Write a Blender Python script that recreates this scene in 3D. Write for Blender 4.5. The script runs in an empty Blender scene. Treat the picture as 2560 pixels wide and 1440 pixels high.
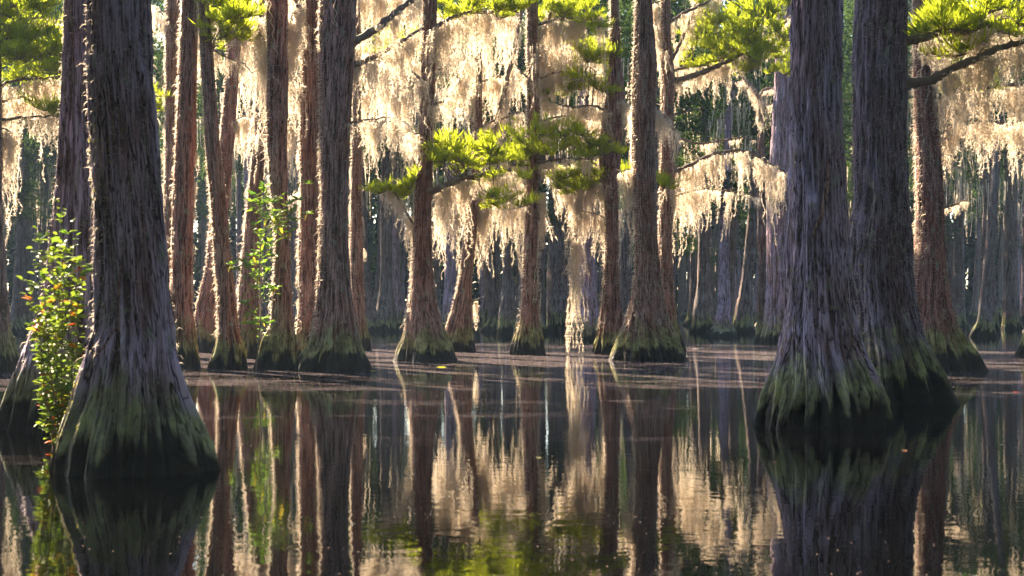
import bpy, math, random
import numpy as np
from mathutils import Vector, Matrix

# ------------------------------------------------------------------ camera, sky, sun, exposure
F = 3555.0            # focal length in photograph pixels (2560 wide), about a 50 mm lens
HC = 1.76             # eye height above the water
Y0 = 760.0            # photograph row of the horizon
SUN_AZ, SUN_EL = 36.0, 33.0     # degrees left of the view axis, above the horizon
sc = bpy.context.scene
COL = sc.collection
cd = bpy.data.cameras.new("camera"); cam = bpy.data.objects.new("camera", cd); COL.objects.link(cam)
cam.location = (0, 0, HC); cam.rotation_euler = (math.radians(90), 0, 0)
cd.sensor_width = 36.0; cd.lens = 36.0 * F / 2560.0; cd.shift_y = (Y0 - 720.0) / 2560.0
cd.clip_start = 0.1; cd.clip_end = 2000
cd.dof.use_dof = True; cd.dof.focus_distance = 42.0; cd.dof.aperture_fstop = 2.8
sc.camera = cam

world = bpy.data.worlds.new("World"); sc.world = world; world.use_nodes = True
wn = world.node_tree; sky = wn.nodes.new('ShaderNodeTexSky'); sky.sky_type = 'NISHITA'; sky.sun_disc = False
sky.sun_elevation = math.radians(SUN_EL); sky.sun_rotation = math.radians(-SUN_AZ)
wn.links.new(sky.outputs[0], wn.nodes['Background'].inputs[0]); wn.nodes['Background'].inputs[1].default_value = 0.05

sl = bpy.data.lights.new("sun", 'SUN'); sl.energy = 5.0; sl.angle = math.radians(0.6); sl.color = (1.0, 0.79, 0.56)
so = bpy.data.objects.new("sun", sl); COL.objects.link(so)
a, e = math.radians(SUN_AZ), math.radians(SUN_EL)
SUNV = Vector((-math.sin(a) * math.cos(e), math.cos(a) * math.cos(e), math.sin(e)))
so.rotation_euler = (-SUNV).to_track_quat('-Z', 'Y').to_euler(); so.location = SUNV * 60

vs = sc.view_settings
vs.view_transform = 'Standard'; vs.look = 'None'; vs.gamma = 1.0; vs.use_curve_mapping = False
vs.exposure = 3.2
cy = sc.cycles
cy.use_denoising = True; cy.max_bounces = 10; cy.diffuse_bounces = 6; cy.glossy_bounces = 3
cy.transmission_bounces = 6; cy.transparent_max_bounces = 8; cy.volume_bounces = 0
cy.sample_clamp_indirect = 6.0; cy.caustics_reflective = False; cy.caustics_refractive = False

RNG = np.random.default_rng(7)
random.seed(7)

# ------------------------------------------------------------------ helpers
def P(x, y, D):
    """photograph pixel + distance along the view axis -> point"""
    return np.array([(x - 1280.0) * D / F, D, HC + (Y0 - y) * D / F])

def mesh_np(name, v, faces, attrs=None, smooth=True, mat=None):
    """faces: list of integer arrays (n,3) or (n,4)"""
    me = bpy.data.meshes.new(name)
    v = np.asarray(v, np.float32)
    faces = [np.asarray(f, np.int32) for f in faces if len(f)]
    nl = sum(f.size for f in faces); nf = sum(len(f) for f in faces)
    me.vertices.add(len(v)); me.vertices.foreach_set('co', v.ravel())
    me.loops.add(nl); me.loops.foreach_set('vertex_index', np.concatenate([f.ravel() for f in faces]))
    tot = np.concatenate([np.full(len(f), f.shape[1], np.int32) for f in faces])
    st = np.concatenate([[0], np.cumsum(tot)[:-1]]).astype(np.int32)
    me.polygons.add(nf); me.polygons.foreach_set('loop_start', st); me.polygons.foreach_set('loop_total', tot)
    me.polygons.foreach_set('use_smooth', np.full(nf, smooth, bool))
    for k, arr in (attrs or {}).items():
        arr = np.asarray(arr, np.float32)
        if arr.ndim == 2:
            at = me.attributes.new(k, 'FLOAT_VECTOR', 'POINT'); at.data.foreach_set('vector', arr.ravel())
        else:
            at = me.attributes.new(k, 'FLOAT', 'POINT'); at.data.foreach_set('value', arr)
    me.update(calc_edges=True)
    if mat: me.materials.append(mat)
    return me

def obj(name, me, parent=None, loc=None, rz=0.0, scale=None, color=None, kind=None):
    o = bpy.data.objects.new(name, me); COL.objects.link(o)
    if parent: o.parent = parent
    if loc is not None: o.location = tuple(float(q) for q in loc)
    if rz: o.rotation_euler = (0, 0, rz)
    if scale is not None: o.scale = scale if hasattr(scale, '__len__') else (scale,) * 3
    if color is not None: o.color = (*color, 1.0)
    if kind: o['kind'] = kind
    return o

def thing(name, label, cat, loc, group=None):
    o = bpy.data.objects.new(name, None); COL.objects.link(o); o.location = tuple(float(q) for q in loc)
    o.empty_display_size = 0.2
    o['label'] = label; o['category'] = cat
    if group: o['group'] = group
    return o

def tag(o, label, cat, group=None):
    o['label'] = label; o['category'] = cat
    if group: o['group'] = group
    return o

def pnoise(u, v, nu, seed, nv=256):
    """value noise, u in 0..1 periodic with nu cells, v in cells"""
    r = np.random.default_rng(seed).random((nv, nu))
    uu = (u % 1.0) * nu; i = np.floor(uu).astype(int); fu = uu - i; i0 = i % nu; i1 = (i + 1) % nu
    j = np.floor(v).astype(int); fv = v - j; j0 = j % nv; j1 = (j + 1) % nv
    fu = fu * fu * (3 - 2 * fu); fv = fv * fv * (3 - 2 * fv)
    return (r[j0, i0] * (1 - fu) + r[j0, i1] * fu) * (1 - fv) + (r[j1, i0] * (1 - fu) + r[j1, i1] * fu) * fv

def smooth1(x, k):
    if k < 2: return x
    pad = np.pad(x, k, mode='edge'); ker = np.hanning(2 * k + 3)[1:-1]; ker /= ker.sum()
    return np.convolve(pad, ker, 'same')[k:-k]

def tubes(polys, sides=7):
    """polys: list of (pts (n,3), radii (n,)) -> verts, quads"""
    V, Q, n0 = [], [], 0
    for pts, rad in polys:
        pts = np.asarray(pts, float); n = len(pts)
        t = np.gradient(pts, axis=0); t /= np.linalg.norm(t, axis=1)[:, None] + 1e-9
        up = np.array([0.13, 0.21, 1.0]) if abs(t[:, 2]).mean() < .8 else np.array([1.0, 0.2, 0.1])
        b = np.cross(t, up); b /= np.linalg.norm(b, axis=1)[:, None] + 1e-9
        c = np.cross(b, t)
        th = np.linspace(0, 2 * np.pi, sides, endpoint=False)
        ring = pts[:, None, :] + np.asarray(rad)[:, None, None] * (np.cos(th)[None, :, None] * b[:, None, :] + np.sin(th)[None, :, None] * c[:, None, :])
        V.append(ring.reshape(-1, 3))
        i = np.arange(n - 1)[:, None] * sides; j = np.arange(sides)[None, :]; j2 = (j + 1) % sides
        Q.append(np.stack([i + j, i + j2, i + sides + j2, i + sides + j], -1).reshape(-1, 4) + n0)
        n0 += n * sides
    return np.concatenate(V), np.concatenate(Q)

def curve(pts, step):
    """Catmull-Rom resample"""
    p = np.asarray(pts, float)
    if len(p) < 3:
        n = max(2, int(np.linalg.norm(p[-1] - p[0]) / step) + 1)
        return p[0] + (p[-1] - p[0]) * np.linspace(0, 1, n)[:, None]
    q = np.vstack([2 * p[0] - p[1], p, 2 * p[-1] - p[-2]]); out = []
    for k in range(1, len(q) - 2):
        n = max(2, int(np.linalg.norm(q[k + 1] - q[k]) / step) + 1)
        t = np.linspace(0, 1, n, endpoint=False)[:, None]
        out.append(.5 * (2 * q[k] + (q[k + 1] - q[k - 1]) * t + (2 * q[k - 1] - 5 * q[k] + 4 * q[k + 1] - q[k + 2]) * t ** 2 + (3 * q[k] - q[k - 1] - 3 * q[k + 1] + q[k + 2]) * t ** 3))
    out.append(p[-1:]); return np.vstack(out)

# ------------------------------------------------------------------ materials
class N:
    def __init__(s, name):
        s.m = bpy.data.materials.new(name); s.m.use_nodes = True; s.t = s.m.node_tree; s.t.nodes.clear()
        s.out = s.t.nodes.new('ShaderNodeOutputMaterial')
    def new(s, typ, **kw):
        n = s.t.nodes.new('ShaderNode' + typ)
        for k, v in kw.items():
            if k.startswith('i_'):
                key = k[2:]; key = int(key) if key.isdigit() else key
                s.set(n.inputs[key], v)
            else: setattr(n, k, v)
        return n
    def set(s, sock, v):
        if hasattr(v, 'is_linked'): s.t.links.new(v, sock)
        else: sock.default_value = v
    def math(s, op, a_, b_=None, c_=None, clamp=False):
        n = s.t.nodes.new('ShaderNodeMath'); n.operation = op; n.use_clamp = clamp
        for k, v in enumerate((a_, b_, c_)):
            if v is not None: s.set(n.inputs[k], v)
        return n.outputs[0]
    def mix(s, fac, c1, c2, mode='MIX'):
        n = s.t.nodes.new('ShaderNodeMix'); n.data_type = 'RGBA'; n.blend_type = mode
        s.set(n.inputs[0], fac); s.set(n.inputs[6], c1 if hasattr(c1, 'is_linked') else (*c1, 1)); s.set(n.inputs[7], c2 if hasattr(c2, 'is_linked') else (*c2, 1))
        return n.outputs[2]
    def ramp(s, fac, lo, hi):
        n = s.t.nodes.new('ShaderNodeMapRange'); n.interpolation_type = 'SMOOTHSTEP'
        s.set(n.inputs[0], fac); s.set(n.inputs[1], lo); s.set(n.inputs[2], hi); return n.outputs[0]
    def noise(s, vec, scale, detail=3.0, rough=.55, sca=None):
        if sca is not None:
            mp = s.new('Mapping', i_0=vec); mp.inputs['Scale'].default_value = sca; vec = mp.outputs[0]
        n = s.t.nodes.new('ShaderNodeTexNoise'); s.set(n.inputs['Vector'], vec)
        n.inputs['Scale'].default_value = scale; n.inputs['Detail'].default_value = detail; n.inputs['Roughness'].default_value = rough
        return n.outputs[0]
    def attr(s, name):
        n = s.t.nodes.new('ShaderNodeAttribute'); n.attribute_name = name; return n
    def surf(s, sock): s.t.links.new(sock, s.out.inputs['Surface'])

def make_bark():
    k = N('cypress_bark')
    co = k.attr('barkco').outputs['Vector']; ridge = k.attr('ridge').outputs['Fac']
    z = k.new('SeparateXYZ', i_0=co).outputs[2]
    tint = k.new('ObjectInfo').outputs['Color']; rnd = k.new('ObjectInfo').outputs['Random']
    off = k.new('VectorMath', operation='ADD'); k.set(off.inputs[0], co)
    cmb = k.new('CombineXYZ'); k.set(cmb.inputs[0], k.math('MULTIPLY', rnd, 37.0)); k.set(off.inputs[1], cmb.outputs[0]); co2 = off.outputs[0]
    streak = k.noise(co2, 16, 4, .65, (1, 1, .09))
    fine = k.noise(co2, 60, 3, .6, (1, 1, .12))
    broad = k.noise(co2, 1.6, 3, .6, (1, 1, .35))
    sp = k.ramp(k.math('ADD', k.math('MULTIPLY', streak, .8), k.math('MULTIPLY', ridge, .55)), .50, .88)
    c = k.mix(sp, (.05, .028, .020), (.40, .34, .35))
    c = k.mix(k.math('MULTIPLY', k.ramp(broad, .42, .66), .55), c, (.25, .13, .085))
    cr1 = k.ramp(k.math('ABSOLUTE', k.math('SUBTRACT', k.noise(co2, 19, 3, .6, (1, 1, .06)), .5)), .0, .042)
    cr2 = k.ramp(k.math('ABSOLUTE', k.math('SUBTRACT', k.noise(co2, 42, 2, .6, (1, 1, .07)), .5)), .0, .045)
    crack = k.math('MULTIPLY', cr1, k.math('ADD', .45, k.math('MULTIPLY', cr2, .55)))
    c = k.mix(k.math('MULTIPLY', fine, .30), c, (.15, .105, .09))
    c = k.mix(crack, (.022, .013, .010), c)
    c = k.mix(1.0, c, tint, 'MULTIPLY')
    # pale grey-green lichen crusts
    lic = k.noise(co2, 5, 5, .7, (1, 1, .55))
    licm = k.math('MULTIPLY', k.ramp(lic, .565, .66), .7)
    c = k.mix(licm, c, (.28, .31, .22))
    # algae band over the waterline
    j = k.noise(co2, 9, 4, .75, (1, 1, .06))
    j2 = k.noise(co2, 2.2, 3, .6, (1, 1, .5))
    lo = k.math('ADD', k.math('ADD', k.math('MULTIPLY', k.math('SUBTRACT', j, .5), .75), k.math('MULTIPLY', k.math('SUBTRACT', .48, ridge), .75)), k.math('ADD', .52, k.math('MULTIPLY', rnd, .16)))
    top = k.math('ADD', k.math('MULTIPLY', k.math('SUBTRACT', j2, .5), 1.9), k.math('ADD', .85, k.math('MULTIPLY', rnd, .45)))
    topj = k.math('ADD', top, k.math('MULTIPLY', k.math('SUBTRACT', streak, .5), .9))
    alg = k.math('SUBTRACT', 1.0, k.ramp(k.math('SUBTRACT', z, topj), -.38, .22))
    algn = k.math('MULTIPLY', k.math('MULTIPLY', alg, k.math('ADD', .25, k.math('MULTIPLY', crack, .75))), k.ramp(k.math('ADD', k.math('MULTIPLY', streak, .6), k.math('ADD', k.math('MULTIPLY', j2, .35), k.math('MULTIPLY', ridge, .6))), .58, .92))
    ac = k.mix(k.ramp(lic, .35, .65), (.10, .125, .03), (.39, .42, .16))
    c = k.mix(k.math('MULTIPLY', algn, .85), c, ac)
    wet = k.math('SUBTRACT', 1.0, k.ramp(k.math('SUBTRACT', z, lo), -.09, .10))
    c = k.mix(k.math('MULTIPLY', wet, .95), c, (.008, .007, .008))
    h = k.math('ADD', k.math('MULTIPLY', crack, .5), k.math('ADD', k.math('MULTIPLY', streak, .5), k.math('MULTIPLY', fine, .3)))
    bp = k.new('Bump', i_Strength=1.0, i_Distance=.05, i_Height=h)
    pb = k.new('BsdfPrincipled', i_0=c, i_Normal=bp.outputs[0])
    k.set(pb.inputs['Roughness'], k.math('SUBTRACT', .9, k.math('MULTIPLY', wet, .3)))
    pb.inputs['Specular IOR Level'].default_value = .15
    k.surf(pb.outputs[0]); return k.m

def make_leafy(name, c1, c2, trans=.5, scale=3.0, use_tint=False, gloss=.0, tr_col=None):
    k = N(name)
    g = k.new('NewGeometry'); rnd = g.outputs['Random Per Island']
    n = k.noise(g.outputs['Position'], scale, 2)
    f = k.math('ADD', k.math('MULTIPLY', rnd, .6), k.math('MULTIPLY', n, .5), clamp=True)
    c = k.mix(f, c1, c2)
    if use_tint: c = k.mix(1.0, c, k.new('ObjectInfo').outputs['Color'], 'MULTIPLY')
    d = k.new('BsdfDiffuse', i_0=c)
    t = k.new('BsdfTranslucent', i_0=c if tr_col is None else k.mix(1.0, c, tr_col, 'MULTIPLY'))
    mx = k.new('MixShader', i_0=trans); k.set(mx.inputs[1], d.outputs[0]); k.set(mx.inputs[2], t.outputs[0]); s_ = mx.outputs[0]
    if gloss:
        gl = k.new('BsdfGlossy', i_1=.5); m2 = k.new('MixShader', i_0=gloss); k.set(m2.inputs[1], s_); k.set(m2.inputs[2], gl.outputs[0]); s_ = m2.outputs[0]
    k.surf(s_); return k.m

def make_wood():
    k = N('branch_bark')
    g = k.new('TexCoord').outputs['Object']
    n = k.noise(g, 9, 4, .6); l = k.noise(g, 4, 4, .65)
    c = k.mix(n, (.075, .05, .038), (.20, .15, .115)); c = k.mix(k.math('MULTIPLY', k.ramp(l, .54, .66), .7), c, (.24, .27, .17))
    bp = k.new('Bump', i_Strength=.7, i_Distance=.02, i_Height=n)
    pb = k.new('BsdfPrincipled', i_0=c, i_Normal=bp.outputs[0]); pb.inputs['Roughness'].default_value = .9
    k.surf(pb.outputs[0]); return k.m

def make_water():
    k = N('swamp_water')
    co = k.new('TexCoord').outputs['Object']; s = k.new('SeparateXYZ', i_0=co); y = s.outputs[1]
    n1 = k.noise(co, 4.2, 2, .5, (1, 1.2, 1)); n2 = k.noise(co, .7, 2, .5)
    hgt = k.math('ADD', n1, k.math('MULTIPLY', n2, 2.0))
    bp = k.new('Bump', i_Strength=1.0, i_Distance=.0013, i_Height=hgt)
    w = k.new('BsdfPrincipled', i_0=(.0006, .0007, .0008, 1), i_Roughness=.015, i_Normal=bp.outputs[0]); w.inputs['IOR'].default_value = 1.40
    # film of duckweed and pollen lying on the water in drifts
    st = k.noise(co, 1.0, 5, .62, (.10, .42, 1)); st2 = k.noise(co, 1.0, 3, .6, (.5, 2.6, 1)); sp = k.math('ADD', k.math('MULTIPLY', k.noise(co, 26, 2, .7), .5), k.math('MULTIPLY', k.noise(co, 1.0, 4, .75, (2.2, 5, 1)), .5))
    band = k.math('MULTIPLY', k.ramp(y, 10, 48), k.math('SUBTRACT', 1.0, k.ramp(y, 56, 74)))
    thr = k.math('SUBTRACT', .60, k.math('MULTIPLY', band, .208))
    patch = k.ramp(k.math('SUBTRACT', k.math('ADD', k.math('MULTIPLY', st, .75), k.math('MULTIPLY', st2, .25)), thr), -.03, .07)
    m = k.math('MULTIPLY', patch, k.ramp(sp, .44, .58))
    m = k.math('MULTIPLY', m, k.math('ADD', .05, k.math('MULTIPLY', band, .48)))
    fc = k.mix(sp, (.08, .065, .072), (.22, .185, .195))
    d = k.new('BsdfDiffuse', i_0=fc)
    mx = k.new('MixShader', i_0=m); k.set(mx.inputs[1], w.outputs[0]); k.set(mx.inputs[2], d.outputs[0])
    k.surf(mx.outputs[0]); return k.m

LICHEN = make_leafy('yellow_lichen', (.20, .20, .04), (.42, .40, .09), .3, 5)
BARK = make_bark(); WOOD = make_wood(); WATER = make_water()
MOSS = make_leafy('spanish_moss', (.46, .40, .31), (.82, .73, .60), .60, 1.5)
NEEDLE = make_leafy('cypress_needles', (.13, .18, .022), (.37, .41, .07), .70, 1.2, tr_col=(1.75, 1.75, .7))
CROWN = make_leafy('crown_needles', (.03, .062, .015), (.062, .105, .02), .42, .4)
LEAF = make_leafy('shrub_leaf', (.75, .85, .75), (1.0, 1.0, 1.0), .45, 6.0, use_tint=True, gloss=.035)

# ------------------------------------------------------------------ water
g = 420.0
wm = mesh_np('water', [(-g, -30, 0), (g, -30, 0), (g, g, 0), (-g, g, 0)], [np.array([[0, 1, 2, 3]])], mat=WATER)
obj('water', wm, kind='structure')

# ------------------------------------------------------------------ Spanish moss meshes
def curls(p0, ln, wd, rng, droop=.6):
    """short curved tapering fibres starting at p0 (n,3): 5 verts, one quad and one triangle each"""
    n = len(p0); ph = rng.random(n) * 2 * np.pi
    d = np.stack([np.cos(ph), np.sin(ph), rng.normal(-.35, .55, n)], 1); d /= np.linalg.norm(d, axis=1)[:, None]
    d2 = d * .55 + np.stack([rng.normal(0, .45, n), rng.normal(0, .45, n), rng.normal(-droop, .6, n)], 1); d2 /= np.linalg.norm(d2, axis=1)[:, None]
    sd = np.cross(d, rng.normal(0, 1, (n, 3))); sd /= np.linalg.norm(sd, axis=1)[:, None] + 1e-6
    ln = np.asarray(ln)[:, None]; w = (np.asarray(wd) * np.ones(n))[:, None] * sd
    p1 = p0 + d * ln * .5; p2 = p1 + d2 * ln * .5
    V = np.stack([p0 - w * .5, p0 + w * .5, p1 + w * .45, p1 - w * .45, p2], 1).reshape(-1, 3)
    b = np.arange(n)[:, None] * 5
    return V, b + np.array([[0, 1, 2, 3]]), b + np.array([[3, 2, 4]])

def ribbon_ropes(starts, lens, rng, w=.010, seg=.09, wander=.036):
    V, Q, samples, n0 = [], [], [], 0
    for s_, l in zip(starts, lens):
        n = max(3, int(l / seg)); st = rng.normal(0, wander, (n, 3)); st[:, 2] = 0
        p = s_ + np.cumsum(st, 0) * np.linspace(.3, 1, n)[:, None]; p[:, 2] = s_[2] - np.linspace(0, l, n)
        th = rng.random() * 6.28 + np.cumsum(rng.normal(0, .5, n)); sd = np.stack([np.cos(th), np.sin(th), 0 * th], 1)
        ww = w * np.linspace(1, .35, n)[:, None]
        V += [p - sd * ww, p + sd * ww]
        i = np.arange(n - 1)
        Q.append(np.stack([i, i + 1, n + i + 1, n + i], 1) + n0); n0 += 2 * n
        samples.append(p)
    return np.concatenate(V), np.concatenate(Q), samples

def moss_mesh(L, W, nr, seed, dens=50.0, cl=.125, cw=.0095, depth=.24):
    rng = np.random.default_rng(seed)
    x = (rng.random(nr) - .5) * W
    prof = 1 - .75 * (np.abs(x) / (W / 2)) ** 1.6
    lens = L * np.clip(prof * rng.uniform(.2, 1.0, nr) ** 1.2, .14, 1); lens[rng.integers(nr)] = L
    st = np.stack([x, rng.normal(0, depth / 2, nr), rng.uniform(-.10, .0, nr)], 1)
    V, Q, S = ribbon_ropes(st, lens, rng)
    P0, LN = [], []
    for p, l in zip(S, lens):
        m = max(6, int(l * dens)); t = rng.random(m) ** .9 * (len(p) - 1.001); i = t.astype(int); f = (t - i)[:, None]
        P0.append(p[i] * (1 - f) + p[i + 1] * f); LN.append(cl * rng.uniform(.5, 1.35, m) * (1.05 - .5 * t / len(p)))
    cv, cq, ct = curls(np.concatenate(P0), np.concatenate(LN), cw, rng)
    n0 = len(V)
    return mesh_np('moss_beard', np.vstack([V, cv]), [np.vstack([Q, cq + n0]), ct + n0], smooth=False, mat=MOSS)

MOSS_L = [.45, .8, 1.3, 2.0, 2.9]
MOSSES = {L: [moss_mesh(L, w, int(5 + 15 * w), 100 + i * 10 + j) for j, w in enumerate((.17, .25, .36))] for i, L in enumerate(MOSS_L)}
ROPES = [moss_mesh(L, .13, 9, 300 + i, dens=60, depth=.1) for i, L in enumerate((1.2, 2.2, 3.4))]

def hang_moss(parent, loc, L, rng, wscale=1.0):
    if rng.random() < .3 and L > .8:
        L *= 1.2; i = int(np.argmin([abs(math.log(q / L)) for q in (1.2, 2.2, 3.4)])); w = rng.uniform(.7, 1.2)
        return obj('moss_beard', ROPES[i], parent, loc, rng.uniform(0, 6.28), (w, w, L / (1.2, 2.2, 3.4)[i]))
    k = min(MOSS_L, key=lambda q: abs(math.log(q / L)))
    s_ = L / k; w = (s_ ** .5) * wscale * rng.uniform(.85, 1.15)
    return obj('moss_beard', MOSSES[k][rng.integers(3)], parent, loc, rng.uniform(-.5, .5) + (math.pi if rng.random() < .5 else 0), (w, w, s_))

# ------------------------------------------------------------------ cypress foliage
def pad_mesh(seed, size=.78, ntw=10, nf=20):
    """a flat tier of cypress twigs carrying upswept feathery branchlets"""
    rng = np.random.default_rng(seed); V, T, n0 = [], [], 0; polys = []
    for i in range(ntw):
        ang = rng.normal(0, 1.0) if rng.random() < .75 else rng.uniform(-3.1, 3.1); l = size * rng.uniform(.45, 1.05)
        d = np.array([math.cos(ang), math.sin(ang), 0]); t = np.linspace(0, 1, 7)[:, None]
        p = d * l * t + np.array([0, 0, 1]) * (rng.uniform(-.02, .42) * t ** 1.3 * size + .0) + rng.normal(0, .012, (7, 3)) * t
        p += rng.normal(0, .09, 3) * np.array([1, 1, .45]) * t ** .5
        polys.append((p, np.linspace(.012, .004, 7)))
        m = nf; tt = rng.uniform(.12, 1, m) * 5.999; k = tt.astype(int); f = (tt - k)[:, None]
        b = p[k] * (1 - f) + p[np.minimum(k + 1, 6)] * f
        side = np.where(rng.random(m) < .5, -1, 1)[:, None]; pr = np.array([-d[1], d[0], 0])
        u = d * rng.uniform(.1, .8, (m, 1)) + pr * side * rng.uniform(.15, .9, (m, 1)) + np.array([0, 0, 1]) * rng.normal(.75, .35, (m, 1))
        u /= np.linalg.norm(u, axis=1)[:, None]; ln = rng.uniform(.14, .34, (m, 1))
        tip = b + u * ln + np.array([0, 0, 1]) * ln * .15; mid = b + u * ln * .42
        s1 = np.cross(u, rng.normal(0, 1, (m, 3))); s1 /= np.linalg.norm(s1, axis=1)[:, None] + 1e-6
        s2 = np.cross(u, s1); w = rng.uniform(.010, .018, (m, 1))
        for s_ in (s1, s2):
            q = np.stack([b, mid + s_ * w, tip, mid - s_ * w], 1).reshape(-1, 3); V.append(q)
            T.append(np.arange(m)[:, None] * 4 + np.array([[0, 1, 2, 3]]) + n0); n0 += 4 * m
    tv, tq = tubes(polys, 3)
    me = mesh_np('foliage_spray', np.vstack(V + [tv]), [np.vstack(T + [tq + n0])], smooth=False, mat=NEEDLE)
    me.materials.append(WOOD); mi = np.zeros(len(me.polygons), np.int32); mi[-len(tq):] = 1
    me.polygons.foreach_set('material_index', mi); return me
PADS = [pad_mesh(500 + i) for i in range(7)]

def crown_mesh(seed, R=3.6, Hh=9.0, ncl=85, nl=120, lf=.29):
    """open conifer-like crown: limbs carrying many small clumps of leaf-sized faces"""
    rng = np.random.default_rng(seed); V, polys = [], []
    for i in range(ncl):
        z = rng.random() ** .8 * Hh; rr = R * (1 - .75 * (z / Hh) ** 1.5) * rng.uniform(.25, 1.0); an = rng.uniform(0, 6.28)
        c = np.array([rr * math.cos(an), rr * math.sin(an), z])
        if i % 2 == 0:
            polys.append((np.stack([np.array([0, 0, max(-1, z - .5)]), c * np.array([.55, .55, 1]) - np.array([0, 0, .1]), c]), np.array([.07, .04, .015])))
        b = c + rng.normal(0, 1, (nl, 3)) * np.array([.62, .62, .2])
        d = rng.normal(0, 1, (nl, 3)) + np.array([0, 0, .5]); d /= np.linalg.norm(d, axis=1)[:, None]
        s_ = np.cross(d, rng.normal(0, 1, (nl, 3))); s_ /= np.linalg.norm(s_, axis=1)[:, None] + 1e-6
        l = lf * rng.uniform(.5, 1.2, (nl, 1)); w = l * .17
        V.append(np.stack([b, b + d * l * .5 + s_ * w, b + d * l, b + d * l * .5 - s_ * w], 1).reshape(-1, 3))
    V = np.concatenate(V); n = len(V); Q = np.arange(n).reshape(-1, 4)
    tv, tq = tubes(polys, 4)
    me = mesh_np('crown', np.vstack([V, tv]), [np.vstack([Q, tq + n])], smooth=False, mat=CROWN)
    me.materials.append(WOOD); mi = np.zeros(len(me.polygons), np.int32); mi[-len(tq):] = 1
    me.polygons.foreach_set('material_index', mi); return me
CROWNS = [crown_mesh(700 + i) for i in range(5)]
def far_moss_mesh(seed):
    rng = np.random.default_rng(seed); n = 90
    an = rng.uniform(0, 6.28, n); r = 3.0 * rng.random(n) ** .6; z = rng.uniform(0, 6, n)
    st = np.stack([r * np.cos(an), r * np.sin(an), z], 1); k = rng.integers(0, 16, n)
    st[:, :2] = st[k, :2] + rng.normal(0, .28, (n, 2)); st[:, 2] = st[k, 2] + rng.normal(0, .12, n)
    V, Q, S = ribbon_ropes(st, rng.uniform(.4, 2.4, n), rng, w=.035, seg=.3, wander=.03)
    p = np.concatenate(S); p = p[rng.integers(0, len(p), 1500)] + rng.normal(0, .02, (1500, 3))
    cv, cq, ct = curls(p, rng.uniform(.07, .16, 1500), .02, rng); n0 = len(V)
    return mesh_np('hanging_moss', np.vstack([V, cv]), [np.vstack([Q, cq + n0]), ct + n0], smooth=False, mat=MOSS)
FAR_MOSS = [far_moss_mesh(800 + i) for i in range(4)]

# ------------------------------------------------------------------ cypress trunks
def trunk_grid(rows_z, cx, cyy, R, zs, nseg, seed, flare=1.0, bark=1.0):
    th = np.linspace(0, 2 * np.pi, nseg, endpoint=False)
    k = max(2, len(zs) // 60)
    X = smooth1(np.interp(zs, rows_z, cx), k); Yc = smooth1(np.interp(zs, rows_z, cyy), k); RR = smooth1(np.interp(zs, rows_z, R), k)
    rng = np.random.default_rng(seed)
    U, Z = np.meshgrid(th / (2 * np.pi), zs)
    Uw = U + .018 * (pnoise(U, Z * .7, 5, seed + 9) - .5) + .03 * np.sin(Z * rng.uniform(.15, .4) + rng.random() * 6)
    nl = int(rng.integers(8, 12)); zz = np.maximum(Z, 0)
    lob = pnoise(Uw, Z * .10 + 3, nl, seed + 1)
    fine = np.minimum(1, 1.35 * np.abs(2 * pnoise(Uw, Z * .35 + 7, nl * 5, seed + 2) - 1) ** .8)
    rmean = float(np.interp(2.2, rows_z, R)); nb = max(14, int(2 * np.pi * rmean / .085))
    b1 = 1 - np.abs(2 * pnoise(Uw, Z * 1.1 + 11, nb, seed + 3) - 1)
    b2 = 1 - np.abs(2 * pnoise(Uw, Z * 2.6 + 5, nb * 2, seed + 4) - 1)
    base = np.exp(-zz / .85) * flare
    wide = np.maximum(RR[:, None] / max(rmean, .05), 1)
    r = RR[:, None] * (1 + (lob - .66) * (.22 * base + .08) + (fine - .74) * (.30 * base + .045)) 
    r = r + bark * (.062 * (b1 ** 1.3 - .5) * np.minimum(wide, 2) + .022 * (b2 - .5))
    V = np.stack([X[:, None] + r * np.cos(2 * np.pi * U), Yc[:, None] + r * np.sin(2 * np.pi * U), Z], -1)
    ridge = np.clip(.5 * b1 + .25 * b2 + .35 * (fine - .3) * (base * .7 + .3) + .12, 0, 1)
    co = np.stack([rmean * np.cos(2 * np.pi * Uw), rmean * np.sin(2 * np.pi * Uw), Z], -1)
    return V, ridge, co

def grid_mesh(V, ridge, co, name='trunk'):
    nz, ns = ridge.shape
    i = np.arange(nz - 1)[:, None] * ns; j = np.arange(ns)[None, :]; j2 = (j + 1) % ns
    Q = np.stack([i + j, i + j2, i + ns + j2, i + ns + j], -1).reshape(-1, 4)
    return mesh_np(name, V.reshape(-1, 3), [Q], {'ridge': ridge.ravel(), 'barkco': co.reshape(-1, 3)}, mat=BARK)

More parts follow.
